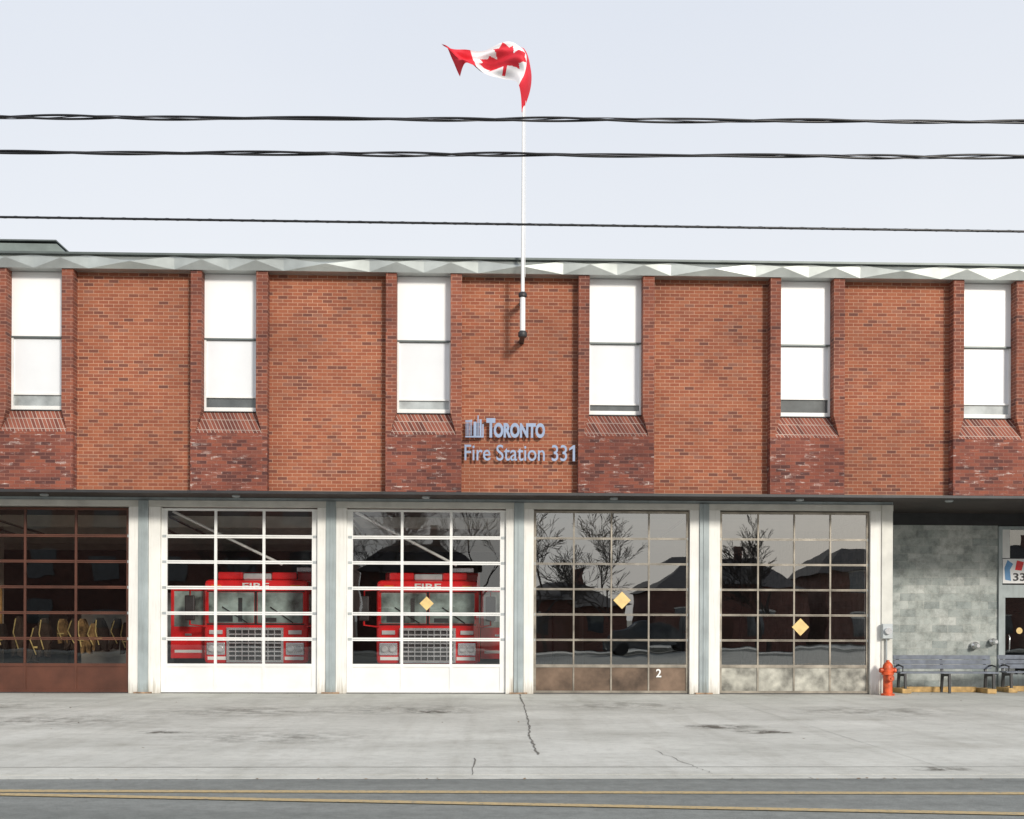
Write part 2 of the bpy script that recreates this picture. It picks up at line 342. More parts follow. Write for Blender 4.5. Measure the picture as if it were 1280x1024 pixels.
def stainmat(name, k, sc_):
    m = bpy.data.materials.new(name); m.use_nodes = True; nt = m.node_tree; nt.nodes.clear()
    out = N(nt, 'ShaderNodeOutputMaterial'); mx = N(nt, 'ShaderNodeMixShader'); tr = N(nt, 'ShaderNodeBsdfTransparent')
    df = N(nt, 'ShaderNodeBsdfDiffuse'); df.inputs[0].default_value = (0.17, 0.155, 0.13, 1)
    tc = N(nt, 'ShaderNodeTexCoord'); mp = N(nt, 'ShaderNodeMapping'); mp.inputs['Location'].default_value = (-1, -1, 0); mp.inputs['Scale'].default_value = (2, 2, 0)
    L(nt, tc.outputs['UV'], mp.inputs[0]); g = N(nt, 'ShaderNodeTexGradient', gradient_type='SPHERICAL'); L(nt, mp.outputs[0], g.inputs[0])
    a = N(nt, 'ShaderNodeMath', operation='MULTIPLY'); L(nt, g.outputs['Fac'], a.inputs[0])
    L(nt, ramp(nt, noise(nt, tc.outputs['Object'], sc_, 8, 0.75), [(0.44, (0, 0, 0)), (0.62, (1, 1, 1))]), a.inputs[1])
    a2 = N(nt, 'ShaderNodeMath', operation='MULTIPLY'); L(nt, a.outputs[0], a2.inputs[0]); a2.inputs[1].default_value = k; a2.use_clamp = True
    L(nt, a2.outputs[0], mx.inputs[0])
    L(nt, tr.outputs[0], mx.inputs[1]); L(nt, df.outputs[0], mx.inputs[2]); L(nt, mx.outputs[0], out.inputs[0]); return m
M['stain'] = stainmat('oil_stain', 0.55, 2.2); M['stain2'] = stainmat('oil_stain_fresh', 1.6, 4.0)
st = empty('oil_stains')
for i, (x, y, rx, ry) in enumerate([(-4.2, -5, 2.6, 1.6), (-7.0, -7, 2.4, 1.6), (-1.2, -4.6, 2.0, 1.5), (7.4, -5, 2.2, 1.6), (-9.8, -4, 2.5, 1.6), (2.8, -3.6, 2.0, 1.5), (-2.8, -9.6, 1.8, 1.0)]):
    stain('stain_%d' % i, x, y, rx, ry, st)
for i, (x, y, rx, ry) in enumerate([(3.75, -8.0, 0.7, 0.5), (4.25, -8.8, 0.55, 0.4), (-0.9, -5.2, 0.5, 0.4), (5.1, -12.95, 0.4, 0.25), (-4.6, -8.9, 0.5, 0.3)]):
    stain('spot_%d' % i, x, y, rx, ry, st, 'stain2')
# dry leaves and grit scattered along the kerb and the foot of the wall
rl = random.Random(5); v, f = [], []
for i in range(260):
    if i < 150: x, y, z = rl.uniform(-14, 14), -13.66-abs(rl.gauss(0, 0.06)), 0.0
    elif i < 220: x, y, z = rl.uniform(9.5, 14), rl.uniform(-0.3, 2.3), 0.006
    else: x, y, z = rl.uniform(-13, 12), rl.uniform(-12.5, -0.2), 0.006
    s = rl.uniform(0.008, 0.03); a = rl.uniform(0, 6.28); k = len(v)
    for j in range(4):
        v.append((x+s*math.cos(a+j*1.57)*(1 if j % 2 else 0.5), y+s*math.sin(a+j*1.57)*(1 if j % 2 else 0.5), z+rl.uniform(0, s*0.5)))
    f.append((k, k+1, k+2, k+3))
mesh('dry_leaves', v, f, M['leaf'])

# ------------------------------------------------------------ fire station
FS = empty('fire_station')
ZB, ZT, YP, YU = 4.45, 9.30, -0.85, -1.10
units = [(-18.7, -17.05), (-14.53, -12.88), (-10.39, -8.746), (-6.241, -4.596), (-2.047, -0.402), (2.139, 3.80), (6.351, 7.995), (10.41, 12.06), (14.6, 16.25)]
XL, XR = -20.5, 18.0
edges = [XL] + [e for u in units for e in u] + [XR]
for i in range(0, len(edges), 2):
    box('brick_panel_%d' % (i//2), edges[i], edges[i+1], YP, YP+0.28, ZB, ZT, M['brick'], FS)
for k, (a, b) in enumerate(units):
    c = (a+b)/2 - 0.006; h = 0.585; xi, xj = c-h, c+h; fl = 0.13; ZS, ZW = 5.69, 6.18; F = YU; Bk = YP+0.0
    for nm, (o, i, s) in (('left', (a, xi, -1)), ('right', (b, xj, 1))):
        pr = [(o, ZS), (o, ZT-0.08), (i, ZT-0.08), (i, ZW), (i+s*fl, ZS)]
        v = [(x, F, z) for x, z in pr] + [(x, Bk+0.1, z) for x, z in pr]
        n = len(pr); f = [tuple(range(n))] + [(j, (j+1) % n, (j+1) % n+n, j+n) for j in range(n)]
        mesh('brick_fin_%s_%d' % (nm, k), v, f, M['brick_unit'], FS)
        box('fin_cap_%s_%d' % (nm, k), min(o, i)-0.01, max(o, i)+0.01, F-0.02, Bk+0.1, ZT-0.078, ZT-0.03, M['white'], FS)
    box('brick_spandrel_%d' % k, a, b, F, Bk+0.28, ZB, ZS-0.002, M['brick_spandrel'], FS)
    mesh('brick_sill_%d' % k, [(xi, Bk, ZW), (xj, Bk, ZW), (xj+fl, F-0.003, ZS), (xi-fl, F-0.003, ZS)], [(0,3,2,1)], M['brick_sill'], FS)
    yb = Bk+0.02; zs = 7.80; gz = [6.56, 6.50, 6.55, 6.52, 6.50, 6.44, 6.60, 6.52, 6.5][k]
    box('window_panel_%d' % k, xi, xj, yb, yb+0.08, zs, ZT-0.1, M['white_panel'], FS)
    box('window_blind_%d' % k, xi+0.04, xj-0.04, yb+0.03, yb+0.08, gz, zs-0.04, M['blind'], FS)
    box('window_gap_%d' % k, xi+0.04, xj-0.04, yb+0.045, yb+0.08, 6.28, gz, M['blindgap_dk'] if k in (3, 5, 6) else M['blindgap'], FS)
    boxes('window_frame_%d' % k, [(xi, xi+0.04, yb-0.01, yb+0.09, 6.2, zs-0.04), (xj-0.04, xj, yb-0.01, yb+0.09, 6.2, zs-0.04),
          (xi+0.04, xj-0.04, yb-0.01, yb+0.09, 6.2, 6.29), (xi+0.04, xj-0.04, yb+0.0, yb+0.03, gz-0.02, gz+0.015)], M['white'], FS)
    box('window_mullion_%d' % k, xi, xj, yb-0.025, yb+0.08, zs-0.038, zs-0.002, M['coping'], FS)
    box('window_drip_%d' % k, xi, xj, yb-0.05, yb+0.0, 6.182, 6.2, M['dark'], FS)
box('upper_core', XL, XR, YP+0.29, 14.0, ZB+0.02, ZT-0.02, M['roof'], FS)
box('soffit', XL, XR, YU+0.02, 0.0, ZB-0.03, ZB-0.003, M['soffit'], FS)
box('soffit_edge', XL, XR, YU-0.01, YU+0.018, ZB-0.06, ZB-0.003, M['dark'], FS)
# folded metal fascia: shallow pyramids between a straight top edge and a straight foot
cents = [(a+b)/2 for a, b in units]
v, f = [], []
YT, YF = -1.17, -1.14
for i in range(len(cents)-1):
    x0, x1 = cents[i], cents[i+1]; d = x1-x0
    for (s, e, out_) in ((0.0, 0.28, -0.10), (0.28, 0.72, 0.14), (0.72, 1.0, -0.10)):
        A, B = x0+d*s, x0+d*e; m_ = (A+B)/2; k = len(v)
        yr = YT-0.05-out_; 
        v += [(A, YT, 9.46), (B, YT, 9.46), (B, YF, 9.19), (A, YF, 9.19), (m_, -1.27 if out_ > 0 else -1.19, 9.32 if out_ > 0 else 9.40)]
        f += [(k, k+4, k+1), (k+1, k+4, k+2), (k+2, k+4, k+3), (k+3, k+4, k)]
    k = len(v); v += [(x0, YF, 9.19), (x1, YF, 9.19), (x1, YP, 9.20), (x0, YP, 9.20)]; f.append((k, k+1, k+2, k+3))
mesh('folded_fascia', v, f, M['fascia'], FS)
box('coping', XL, XR, -1.26, -0.7, 9.462, 9.505, M['coping'], FS)
box('roof_deck', XL, XR, -0.69, 14, 9.30, 9.45, M['roof'], FS)
mesh('penthouse', [(-24, 4, 9.45), (-11.0, 4, 9.45), (-11.0, 9, 9.45), (-24, 9, 9.45), (-24, 4, 11.2), (-11.0, 4, 11.2), (-11.0, 9, 11.2), (-24, 9, 11.2)],
     [(0,1,5,4),(1,2,6,5),(2,3,7,6),(3,0,4,7),(4,5,6,7)], M['pent'], FS)
mesh('penthouse_cornice', [(-24.2, 3.9, 11.1), (-10.7, 3.9, 11.1), (-10.7, 9.2, 11.1), (-24.2, 9.2, 11.1), (-24.2, 3.9, 11.47), (-11.0, 3.9, 11.42), (-11.0, 9.2, 11.42), (-24.2, 9.2, 11.47)],
     [(0,1,5,4),(1,2,6,5),(2,3,7,6),(3,0,4,7),(4,5,6,7),(3,2,1,0)], M['pent'], FS)
box('penthouse_edge', -24.3, -11.0, 3.85, 9.3, 11.475, 11.51, M['coping'], FS)

# ground floor
doors = [(-16.3, -12.16, 'w'), (-11.44, -7.90, 'brown'), (-7.19, -3.674, 'w'), (-3.008, 0.597, 'w'), (1.234, 4.80, 'alu'), (5.50, 8.97, 'alu2')]
DT = 4.18
box('base_wall_side', XL, -16.3, 0.0, 0.3, 0, ZB-0.032, M['brick'], FS)
box('header_white', -16.3, 9.5, 0.0, 0.25, DT+0.03, ZB-0.10, M['cream'], FS)
box('header_grey', -16.3, 9.5, 0.02, 0.25, ZB-0.098, ZB-0.032, M['steel'], FS)
for i in range(len(doors)-1):
    a, b = doors[i][1], doors[i+1][0]; m_ = (a+b)/2 - 0.02
    box('steel_post_%d' % i, m_-0.11, m_+0.11, -0.03, 0.26, 0, ZB-0.1, M['steel'], FS, 0.008)
    box('post_flange_%d' % i, m_-0.02, m_+0.02, -0.045, -0.032, 0, ZB-0.1, M['steel'], FS)
    box('jamb_r_%d' % i, a+0.003, m_-0.113, 0.005, 0.2, 0, DT+0.028, M['jamb'], FS, 0.005)
    box('jamb_l_%d' % i, m_+0.113, b-0.003, 0.005, 0.2, 0, DT+0.028, M['jamb'], FS, 0.005)
    box('post_foot_%d' % i, m_-0.2, m_+0.2, -0.05, 0.0, 0, 0.035, M['rust'], FS)
box('jamb_end', 8.973, 9.22, 0.005, 0.2, 0, DT+0.028, M['jamb'], FS)
box('steel_post_end', 9.223, 9.48, -0.03, 0.26, 0, ZB-0.1, M['cream'], FS, 0.008)
def door(k, a, b, kind):
    nc = 3 if kind in ('w', 'brown') else 4
    mt = {'w': M['white'], 'brown': M['brown'], 'alu': M['alu'], 'alu2': M['alu']}[kind]
    st_ = {'w': 0.13, 'brown': 0.07, 'alu': 0.06, 'alu2': 0.06}[kind]
    bar = {'w': 0.06, 'brown': 0.05, 'alu': 0.036, 'alu2': 0.036}[kind]
    y0, y1 = 0.09, 0.145
    zb = 0.65; D = []
    D += [(a, a+st_, y0, y1, 0.02, DT), (b-st_, b, y0, y1, 0.02, DT), (a+st_, b-st_, y0, y1, DT-0.05, DT), (a+st_, b-st_, y0, y1, zb-0.05, zb+0.02), (a+st_, b-st_, y0, y1, 0.02, 0.07)]
    cw = (b-a-2*st_)/nc
    for c in range(1, nc): D.append((a+st_+cw*c-bar/2, a+st_+cw*c+bar/2, y0+0.003, y1-0.003, 0.07, DT-0.05))
    rh = (DT-0.05-zb)/6
    for r in range(1, 6):
        z = zb+rh*r
        for c in range(nc):
            xl = a+st_+cw*c+(bar/2 if c else 0); xr = a+st_+cw*(c+1)-(bar/2 if c < nc-1 else 0)
            D.append((xl, xr, y0+0.001, y1-0.005, z-bar*0.62, z-0.004)); D.append((xl, xr, y0+0.001, y1-0.005, z+0.004, z+bar*0.62))
    D_ = empty('garage_door')
    boxes('door_frame', D, mt, D_)
    pm = {'w': M['white'], 'brown': M['brown'], 'alu': M['brownpanel'], 'alu2': M['greypanel']}[kind]
    box('bottom_panel', a+st_, b-st_, y0+0.02, y1-0.01, 0.07, zb-0.05, pm, D_)
    box('door_seal', a, b, y0-0.005, y1, 0.0, 0.02, M['dark'], D_)
    gm = {'w': M['glass'], 'brown': M['glass_brown']}.get(kind, M['glass_old'])
    v, f = [], []
    for r in range(6):
        for c in range(nc):
            x0, x1 = a+st_+cw*c, a+st_+cw*(c+1); z0, z1 = zb+rh*r, zb+rh*(r+1); q = len(v)
            tx = random.uniform(-0.002, 0.002); tz = random.uniform(-0.001, 0.001)
            v += [(x0, y1-0.03-tx-tz, z0), (x1, y1-0.03+tx-tz, z0), (x1, y1-0.03+tx+tz, z1), (x0, y1-0.03-tx+tz, z1)]; f.append((q, q+1, q+2, q+3))
    mesh('glass_panes', v, f, gm, D_)
    boxes('roller_hinges', [(a+0.02, a+st_-0.02, y0-0.006, y0-0.001, zb+rh*r-0.03, zb+rh*r+0.03) for r in range(1, 6)] + [(b-st_+0.02, b-0.02, y0-0.006, y0-0.001, zb+rh*r-0.03, zb+rh*r+0.03) for r in range(1, 6)], M['greybox'], D_)
    D_.parent = FS
    for x in (a+0.02, b-0.02):
        tube('door_track', [(x, 0.3, 0.1), (x, 0.3, 3.7), (x, 0.5, 4.05), (x, 4.2, 3.9)], 0.03, M['chrome'], D_, 6)
    if kind == 'w':
        tube('opener_rail', [(a+0.15, 0.45, 4.15), (a+2.45, 1.6, 3.0)], 0.035, M['white'], D_, 6)
    return D_
for k, (a, b, kd) in enumerate(doors): door(k, a, b, kd)
def diamond(x, z, s):
    mesh('diamond_sign', [(x, 0.078, z-s), (x+s, 0.078, z), (x, 0.078, z+s), (x-s, 0.078, z), (x, 0.086, z-s), (x+s, 0.086, z), (x, 0.086, z+s), (x-s, 0.086, z)],
         [(0,1,2,3),(7,6,5,4),(0,4,5,1),(1,5,6,2),(2,6,7,3),(3,7,4,0)], M['yellow'])
diamond(-1.20, 2.05, 0.16); diamond(3.26, 2.14, 0.20); diamond(7.38, 1.54, 0.20)

text('door_number', '2', 4.05, 4.17, 0.38, 0.57, 0.09, M['white'], FS, 0.02, 0.004)
SG = empty('station_sign'); yS = YP-0.13
text('letter_t', 'T', 0.138, 0.335, 5.657, 6.08, yS, M['signblue'], SG, 0.05, 0.012)
text('letters_oronto', 'ORONTO', 0.30, 1.42, 5.657, 5.98, yS, M['signblue'], SG, 0.05, 0.012)
text('letters_fire_station', 'Fire Station 33', -0.336, 1.905, 5.155, 5.505, yS, M['signblue'], SG, 0.006, 0.012)
mesh('letter_one', [(x, y, z) for y in (yS-0.012, yS+0.012) for x, z in ((2.03, 5.155), (2.08, 5.155), (2.08, 5.505), (2.04, 5.505), (1.95, 5.43), (1.95, 5.385), (2.03, 5.43))],
     [(0,1,2,3,4,5,6), (13,12,11,10,9,8,7)] + [(j, (j+1) % 7, (j+1) % 7+7, j+7) for j in range(7)], M['signblue'], SG)
lg = []
for i in range(5):
    x = -0.31 + i*0.03; lg.append((x, x+0.014, yS-0.012, yS+0.012, 5.70, 5.70+[0.30, 0.32, 0.33, 0.34, 0.35][i]))
lg += [(-0.32, 0.08, yS-0.012, yS+0.012, 5.657, 5.69), (-0.14, -0.075, yS-0.012, yS+0.012, 5.69, 6.0), (-0.055, -0.03, yS-0.012, yS+0.012, 5.69, 6.14),
       (-0.01, 0.035, yS-0.012, yS+0.012, 5.69, 6.05), (0.05, 0.08, yS-0.012, yS+0.012, 5.69, 5.95), (-0.32, -0.17, yS-0.010, yS+0.012, 6.0, 6.03)]
boxes('city_hall_logo', lg, M['signblue'], SG)
boxes('sign_standoffs', [(x, x+0.02, yS+0.012, YP, z, z+0.02) for x in (-0.25, 0.22, 0.6, 1.0, 1.3) for z in (5.67,)] + [(x, x+0.02, yS+0.012, YP, 5.3, 5.32) for x in (-0.32, 0.4, 1.2, 2.05)], M['dark'], SG)

# interior
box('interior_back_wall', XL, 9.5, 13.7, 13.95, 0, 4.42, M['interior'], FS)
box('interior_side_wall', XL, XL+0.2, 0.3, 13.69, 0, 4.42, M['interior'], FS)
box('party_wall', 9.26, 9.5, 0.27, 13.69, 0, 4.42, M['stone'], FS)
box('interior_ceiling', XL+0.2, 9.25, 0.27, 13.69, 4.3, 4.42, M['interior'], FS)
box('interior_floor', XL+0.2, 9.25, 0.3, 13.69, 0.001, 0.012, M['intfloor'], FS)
boxes('ceiling_beams', [(XL+0.3, 9.2, y, y+0.15, 4.0, 4.29) for y in (3, 6, 9, 12)], M['cream'], FS)
boxes('equipment_lockers', [(x, x+1.0, 12.9, 13.6, 0.02, 2.0) for x in (-15, -13.9, -8.2, -3.4, 1.5, 2.6, 6, 7.1)], M['steel'], FS)
# far-left bay: partition with a framed board and timber cabinet
boxes('interior_column', [(-12.6, -12.2, 3.2, 3.6, 0.02, 4.29)], M['cream'], FS)
boxes('interior_board', [(-13.2, -12.0, 3.0, 3.05, 1.3, 2.5)], M['wood'], FS); boxes('interior_board_face', [(-13.1, -12.1, 2.98, 2.998, 1.4, 2.4)], M['white_panel'], FS)
boxes('interior_cabinet', [(-10.8, -9.6, 5.2, 5.8, 0.02, 1.9), (-8.9, -8.2, 4.8, 5.4, 0.02, 2.4)], M['greybox'], FS)
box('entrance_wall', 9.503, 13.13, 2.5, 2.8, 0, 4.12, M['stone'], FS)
box('entrance_header', 9.503, XR, 2.45, 2.8, 4.122, 4.418, M['dark'], FS)
box('entrance_soffit', 9.5, XR, 0.002, 2.44, ZB-0.03, ZB-0.004, M['soffit'], FS)
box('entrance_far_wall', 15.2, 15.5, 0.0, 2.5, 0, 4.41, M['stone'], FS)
EN = empty('entrance_door')
boxes('frame', [(13.13, 13.22, 2.44, 2.56, 0, 4.1), (14.25, 14.33, 2.44, 2.56, 0, 4.1), (13.22, 14.25, 2.44, 2.56, 4.02, 4.1), (13.22, 14.25, 2.44, 2.56, 2.3, 2.62),
     (13.22, 13.30, 2.45, 2.55, 0.05, 2.3), (14.17, 14.25, 2.45, 2.55, 0.05, 2.3), (13.3, 14.17, 2.45, 2.55, 0.05, 0.35)], M['steel'], EN)
box('transom_glass', 13.22, 14.25, 2.49, 2.50, 2.62, 4.02, M['glass_dk'], EN)
box('door_glass', 13.3, 14.17, 2.49, 2.50, 0.35, 2.3, M['glass_dk'], EN)
box('poster_white', 13.22, 13.42, 2.46, 2.487, 3.3, 4.02, M['white'], EN)
box('poster_number_board', 13.24, 14.0, 2.46, 2.487, 2.66, 3.28, M['white_panel'], EN)
text('number', '331', 13.50, 13.95, 2.72, 2.92, 2.455, M['dark'], EN, 0.02, 0.003)
mesh('poster_crest', [(13.3, 2.457, 2.75), (13.45, 2.457, 2.72), (13.42, 2.457, 3.0), (13.5, 2.457, 3.15), (13.36, 2.457, 3.25), (13.28, 2.457, 3.05)], [(0,1,2,3,4,5)], M['blue'], EN)
mesh('poster_crest_red', [(13.55, 2.457, 3.0), (13.72, 2.457, 2.98), (13.78, 2.457, 3.2), (13.6, 2.457, 3.24)], [(0,1,2,3)], M['red'], EN)
lathe('door_sticker', [(0.08, 0), (0.08, 0.004)], (13.68, 2.48, 1.46), M['yellow'], EN, axis='Y')
tube('door_handle', [(13.38, 2.42, 0.95), (13.38, 2.38, 1.0), (13.38, 2.38, 1.3), (13.38, 2.42, 1.35)], 0.015, M['chrome'], EN)
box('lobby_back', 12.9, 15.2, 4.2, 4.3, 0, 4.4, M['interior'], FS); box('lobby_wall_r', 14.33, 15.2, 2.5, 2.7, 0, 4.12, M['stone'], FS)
SC = empty('standpipe_connection')
for i, (x, z, r) in enumerate([(12.52, 1.08, 0.10), (12.98, 1.18, 0.09)]):
    lathe('plate_%d' % i, [(r*0.45, -0.12), (r*0.6, -0.10), (r*0.6, 0.0), (r, 0.03), (r, 0.108)], (x, 2.36, z), M['chrome'], SC, axis='Y')
for i, x in enumerate((-9.6, -5.4, -1.2, 3.0, 7.2, 10.6, 13.5)):
    lathe('soffit_fixture_%d' % i, [(0.07, -0.04), (0.09, -0.03), (0.09, 0)], (x, -0.45, ZB-0.031), M['greybox'], FS, 16)
MB = empty('electric_meter')
box('box', 9.2, 9.44, -0.16, -0.032, 1.28, 1.62, M['greybox'], MB, 0.015)
lathe('dial', [(0.075, -0.07), (0.085, 0)], (9.32, -0.16, 1.46), M['chrome'], MB, axis='Y')
tube('conduit', [(9.32, -0.08, 1.28), (9.32, -0.08, 0.02)], 0.02, M['greybox'], MB)

HY = empty('fire_hydrant'); hx, hy = 9.25, -0.35
lathe('barrel', [(0.15, 0), (0.15, 0.04), (0.105, 0.05), (0.10, 0.46), (0.135, 0.47), (0.135, 0.51), (0.115, 0.53), (0.12, 0.62), (0.105, 0.69), (0.07, 0.74), (0.04, 0.76), (0.035, 0.80), (0.0, 0.80)], (hx, hy, 0), M['hydr'], HY)
lathe('left_outlet', [(0.045, -0.19), (0.06, -0.175), (0.06, -0.135), (0.045, -0.125), (0.045, 0)], (hx, hy, 0.57), M['hydr'], HY, 14, 'X')
lathe('right_outlet', [(0.045, 0.0), (0.045, 0.125), (0.06, 0.135), (0.06, 0.175), (0.045, 0.19)], (hx, hy, 0.57), M['hydr'], HY, 14, 'X')
lathe('pumper_outlet', [(0.06, -0.22), (0.08, -0.20), (0.08, -0.14), (0.065, -0.13), (0.065, 0)], (hx, hy, 0.40), M['hydr'], HY, 14, 'Y')
lathe('outlet_nut', [(0.02, -0.26), (0.02, -0.21)], (hx, hy, 0.40), M['hydr'], HY, 5, 'Y')

def bench(x0, x1, y):
    B = empty('park_bench')
    for i, x in enumerate((x0+0.12, (x0+x1)/2, x1-0.12)):
        v = [(y-0.30, 0), (y-0.25, 0), (y-0.22, 0.40), (y+0.10, 0.38), (y+0.16, 0), (y+0.22, 0), (y+0.17, 0.44), (y+0.27, 0.86), (y+0.22, 0.87), (y+0.11, 0.44), (y-0.28, 0.46)]
        n = len(v); V = [(x-0.025, a, b) for a, b in v]+[(x+0.025, a, b) for a, b in v]
        mesh('leg_%d' % i, V, [tuple(range(n)), tuple(range(2*n-1, n-1, -1))]+[(j, (j+1) % n, (j+1) % n+n, j+n) for j in range(n)], M['dark'], B)
    for i, x in enumerate((x0+0.06, x1-0.06)):
        tube('armrest_%d' % i, [(x, y-0.26, 0.44), (x, y-0.27, 0.62), (x, y-0.05, 0.65), (x, y+0.20, 0.62)], 0.02, M['dark'], B)
    boxes('seat', [(x0, x1, y-0.28+k*0.10, y-0.20+k*0.10, 0.462, 0.50) for k in range(4)], M['benchslat'], B, 0.006)
    boxes('backrest', [(x0, x1, y+0.10+k*0.04, y+0.13+k*0.04, 0.56+k*0.11, 0.66+k*0.11) for k in range(3)], M['benchslat'], B, 0.006)
    boxes('base_timber', [(x0+0.02, x0+0.24, y-0.34, y+0.3, 0.002, 0.11), (x1-0.3, x1-0.08, y-0.34, y+0.3, 0.002, 0.11), (x0+0.25, x1-0.32, y+0.18, y+0.3, 0.002, 0.13)], M['wood'], B, 0.01)
bench(9.82, 12.15, 0.65); bench(12.5, 14.6, 1.0)

# ------------------------------------------------------------ flagpole and flag
FP = empty('flagpole'); px, py = 0.903, -1.5
lathe('pole', [(0.042, 8.55), (0.036, 10.5), (0.024, 13.75), (0.0, 13.8)], (px, py, 0), M['polewhite'], FP, 14)
lathe('pole_sleeve', [(0.058, 7.78), (0.058, 8.66)], (px, py, 0), M['polewhite'], FP, 16)
lathe('lower_collar', [(0.08, 7.72), (0.095, 7.74), (0.095, 7.82), (0.07, 7.85)], (px, py, 0), M['dark'], FP, 16)
lathe('upper_collar', [(0.07, 8.57), (0.09, 8.59), (0.09, 8.65), (0.065, 8.68)], (px, py, 0), M['dark'], FP, 16)
boxes('brackets', [(px-0.05, px+0.05, py+0.05, YP, 7.74, 7.82), (px-0.05, px+0.05, py+0.05, YP, 8.58, 8.65)], M['dark'], FP)
lathe('finial', [(0.0, 13.79), (0.04, 13.81), (0.045, 13.84), (0.03, 13.87), (0, 13.88)], (px, py, 0), M['chrome'], FP, 12)
tube('halyard', [(px+0.05, py-0.04, 9.0), (px+0.055, py-0.05, 11), (px+0.04, py-0.03, 13.7)], 0.005, M['polewhite'], FP, 5)
def P(x, y): return (px+(x-652)/58.5, 1.6+(780-y)/58.5)
top = [(656, 72), (652, 65), (643, 62), (624, 63), (600, 67), (578, 71), (563, 71), (550, 64)]
mid = [(662, 103), (659, 92), (650, 84), (628, 80), (603, 81), (585, 84), (569, 84), (557, 74)]
bot = [(650, 141), (648, 124), (642, 110), (625, 99), (603, 94), (590, 91), (580, 95), (573, 103)]
yo = [0.0, -0.16, -0.22, -0.05, 0.12, -0.06, -0.18, -0.02]
def cr(a, t):
    n = len(a)-1; s = min(int(t*n), n-1); f = t*n-s
    p = [a[max(s-1, 0)], a[s], a[s+1], a[min(s+2, n)]]
    return 0.5*((2*p[1])+(-p[0]+p[2])*f+(2*p[0]-5*p[1]+4*p[2]-p[3])*f*f+(-p[0]+3*p[1]-3*p[2]+p[3])*f**3)
def flagpt(u, vv):
    def e(c): return cr([q[0] for q in c], u), cr([q[1] for q in c], u)
    T, Mi, B = e(top), e(mid), e(bot); s = 1-vv
    w0, w1, w2 = 2*(s-0.5)*(s-1), 4*s*(1-s), 2*s*(s-0.5)
    x, y = T[0]*w0+Mi[0]*w1+B[0]*w2, T[1]*w0+Mi[1]*w1+B[1]*w2
    X, Z = P(x, y); k = min(1, u*4)
    Z += 0.012*math.sin(u*22)*k
    return (X, py+cr(yo, u)-0.25*u + 0.10*math.sin(s*4+u*9)*k + 0.05*math.sin(s*9-u*19)*k + 0.015*math.sin(s*23+u*11)*k, Z)
half = [(0, 1), (0.09, 0.80), (0.17, 0.86), (0.13, 0.50), (0.25, 0.66), (0.28, 0.58), (0.42, 0.62), (0.37, 0.45), (0.46, 0.40), (0.24, 0.20), (0.28, 0.10), (0.03, 0.14), (0.03, -0.12)]
leaf = half+[(-x, y) for x, y in reversed(half[1:])]
def inside(x, y):
    c = False; n = len(leaf)
    for i in range(n):
        (x1, y1), (x2, y2) = leaf[i], leaf[(i+1) % n]
        if (y1 > y) != (y2 > y) and x < (x2-x1)*(y-y1)/(y2-y1)+x1: c = not c
    return c
NU, NV = 180, 90; v, f, fm = [], [], []
for i in range(NU+1):
    for j in range(NV+1): v.append(flagpt(i/NU, j/NV))
for i in range(NU):
    for j in range(NV):
        k = i*(NV+1)+j; f.append((k, k+1, k+NV+2, k+NV+1)); u, q = (i+.5)/NU, (j+.5)/NV
        r = u < 0.22 or u > 0.66 or inside((u-0.42)*2.3, (q-0.17)*1.2)
        fm.append(0 if r else 1)
mesh('canadian_flag', v, f, None, None, True, mats=[M['flagred'], M['flagwhite']], fm=fm)

# ------------------------------------------------------------ overhead wires
def wire(name, zl, zr, twisted, ph0=0):
    W = empty(name)
    xl, xr = -5.588, 6.528
    def ctr(x): return zl+(zr-zl)*(x-xl)/(xr-xl)
    X0, X1 = -24, 26; n = 900 if twisted else 60
    if twisted:
        for s, (r, mt) in enumerate([(0.0135, M['wire']), (0.0135, M['wire']), (0.006, M['wire2'])]):
            pts = []
            for i in range(n+1):
                x = X0+(X1-X0)*i/n; ph = 2*math.pi*x/2.9+s*math.pi*(1 if s < 2 else 0.75)+0.35*math.sin(x*1.3)+ph0
                rr = (0.0165 if s < 2 else 0.018)*(1+0.25*math.sin(x*0.9+ph0*2))
                pts.append((x, -12+rr*math.cos(ph), ctr(x)+rr*math.sin(ph)+0.004*math.sin(x*2.1+ph0)))
            tube('strand_%d' % s, pts, r, mt, W, 8)
    else:
        tube('strand', [(X0+(X1-X0)*i/600, -12, ctr(X0+(X1-X0)*i/600)) for i in range(601)], 0.0145, M['wire'], W, 8)
        pts = []
        for i in range(2001):
            x = X0+(X1-X0)*i/2000; ph = 2*math.pi*x/0.25
            pts.append((x, -12+0.012*math.cos(ph), ctr(x)+0.012*math.sin(ph)))
        tube('lashing', pts, 0.005, M['wire'], W, 5)
wire('overhead_cable', 7.488, 7.634, True); wire('overhead_cable', 7.077, 7.212, True, 1.3); wire('overhead_cable', 6.321, 6.320, False)
for x in (-24, 26):
    U = empty('utility_pole'); lathe('shaft', [(0.17, 0), (0.12, 9.5), (0, 9.55)], (x, -12, 0), M['polewood'], U); box('crossarm', x-0.06, x+0.06, -13, -11, 8.6, 8.75, M['polewood'], U)

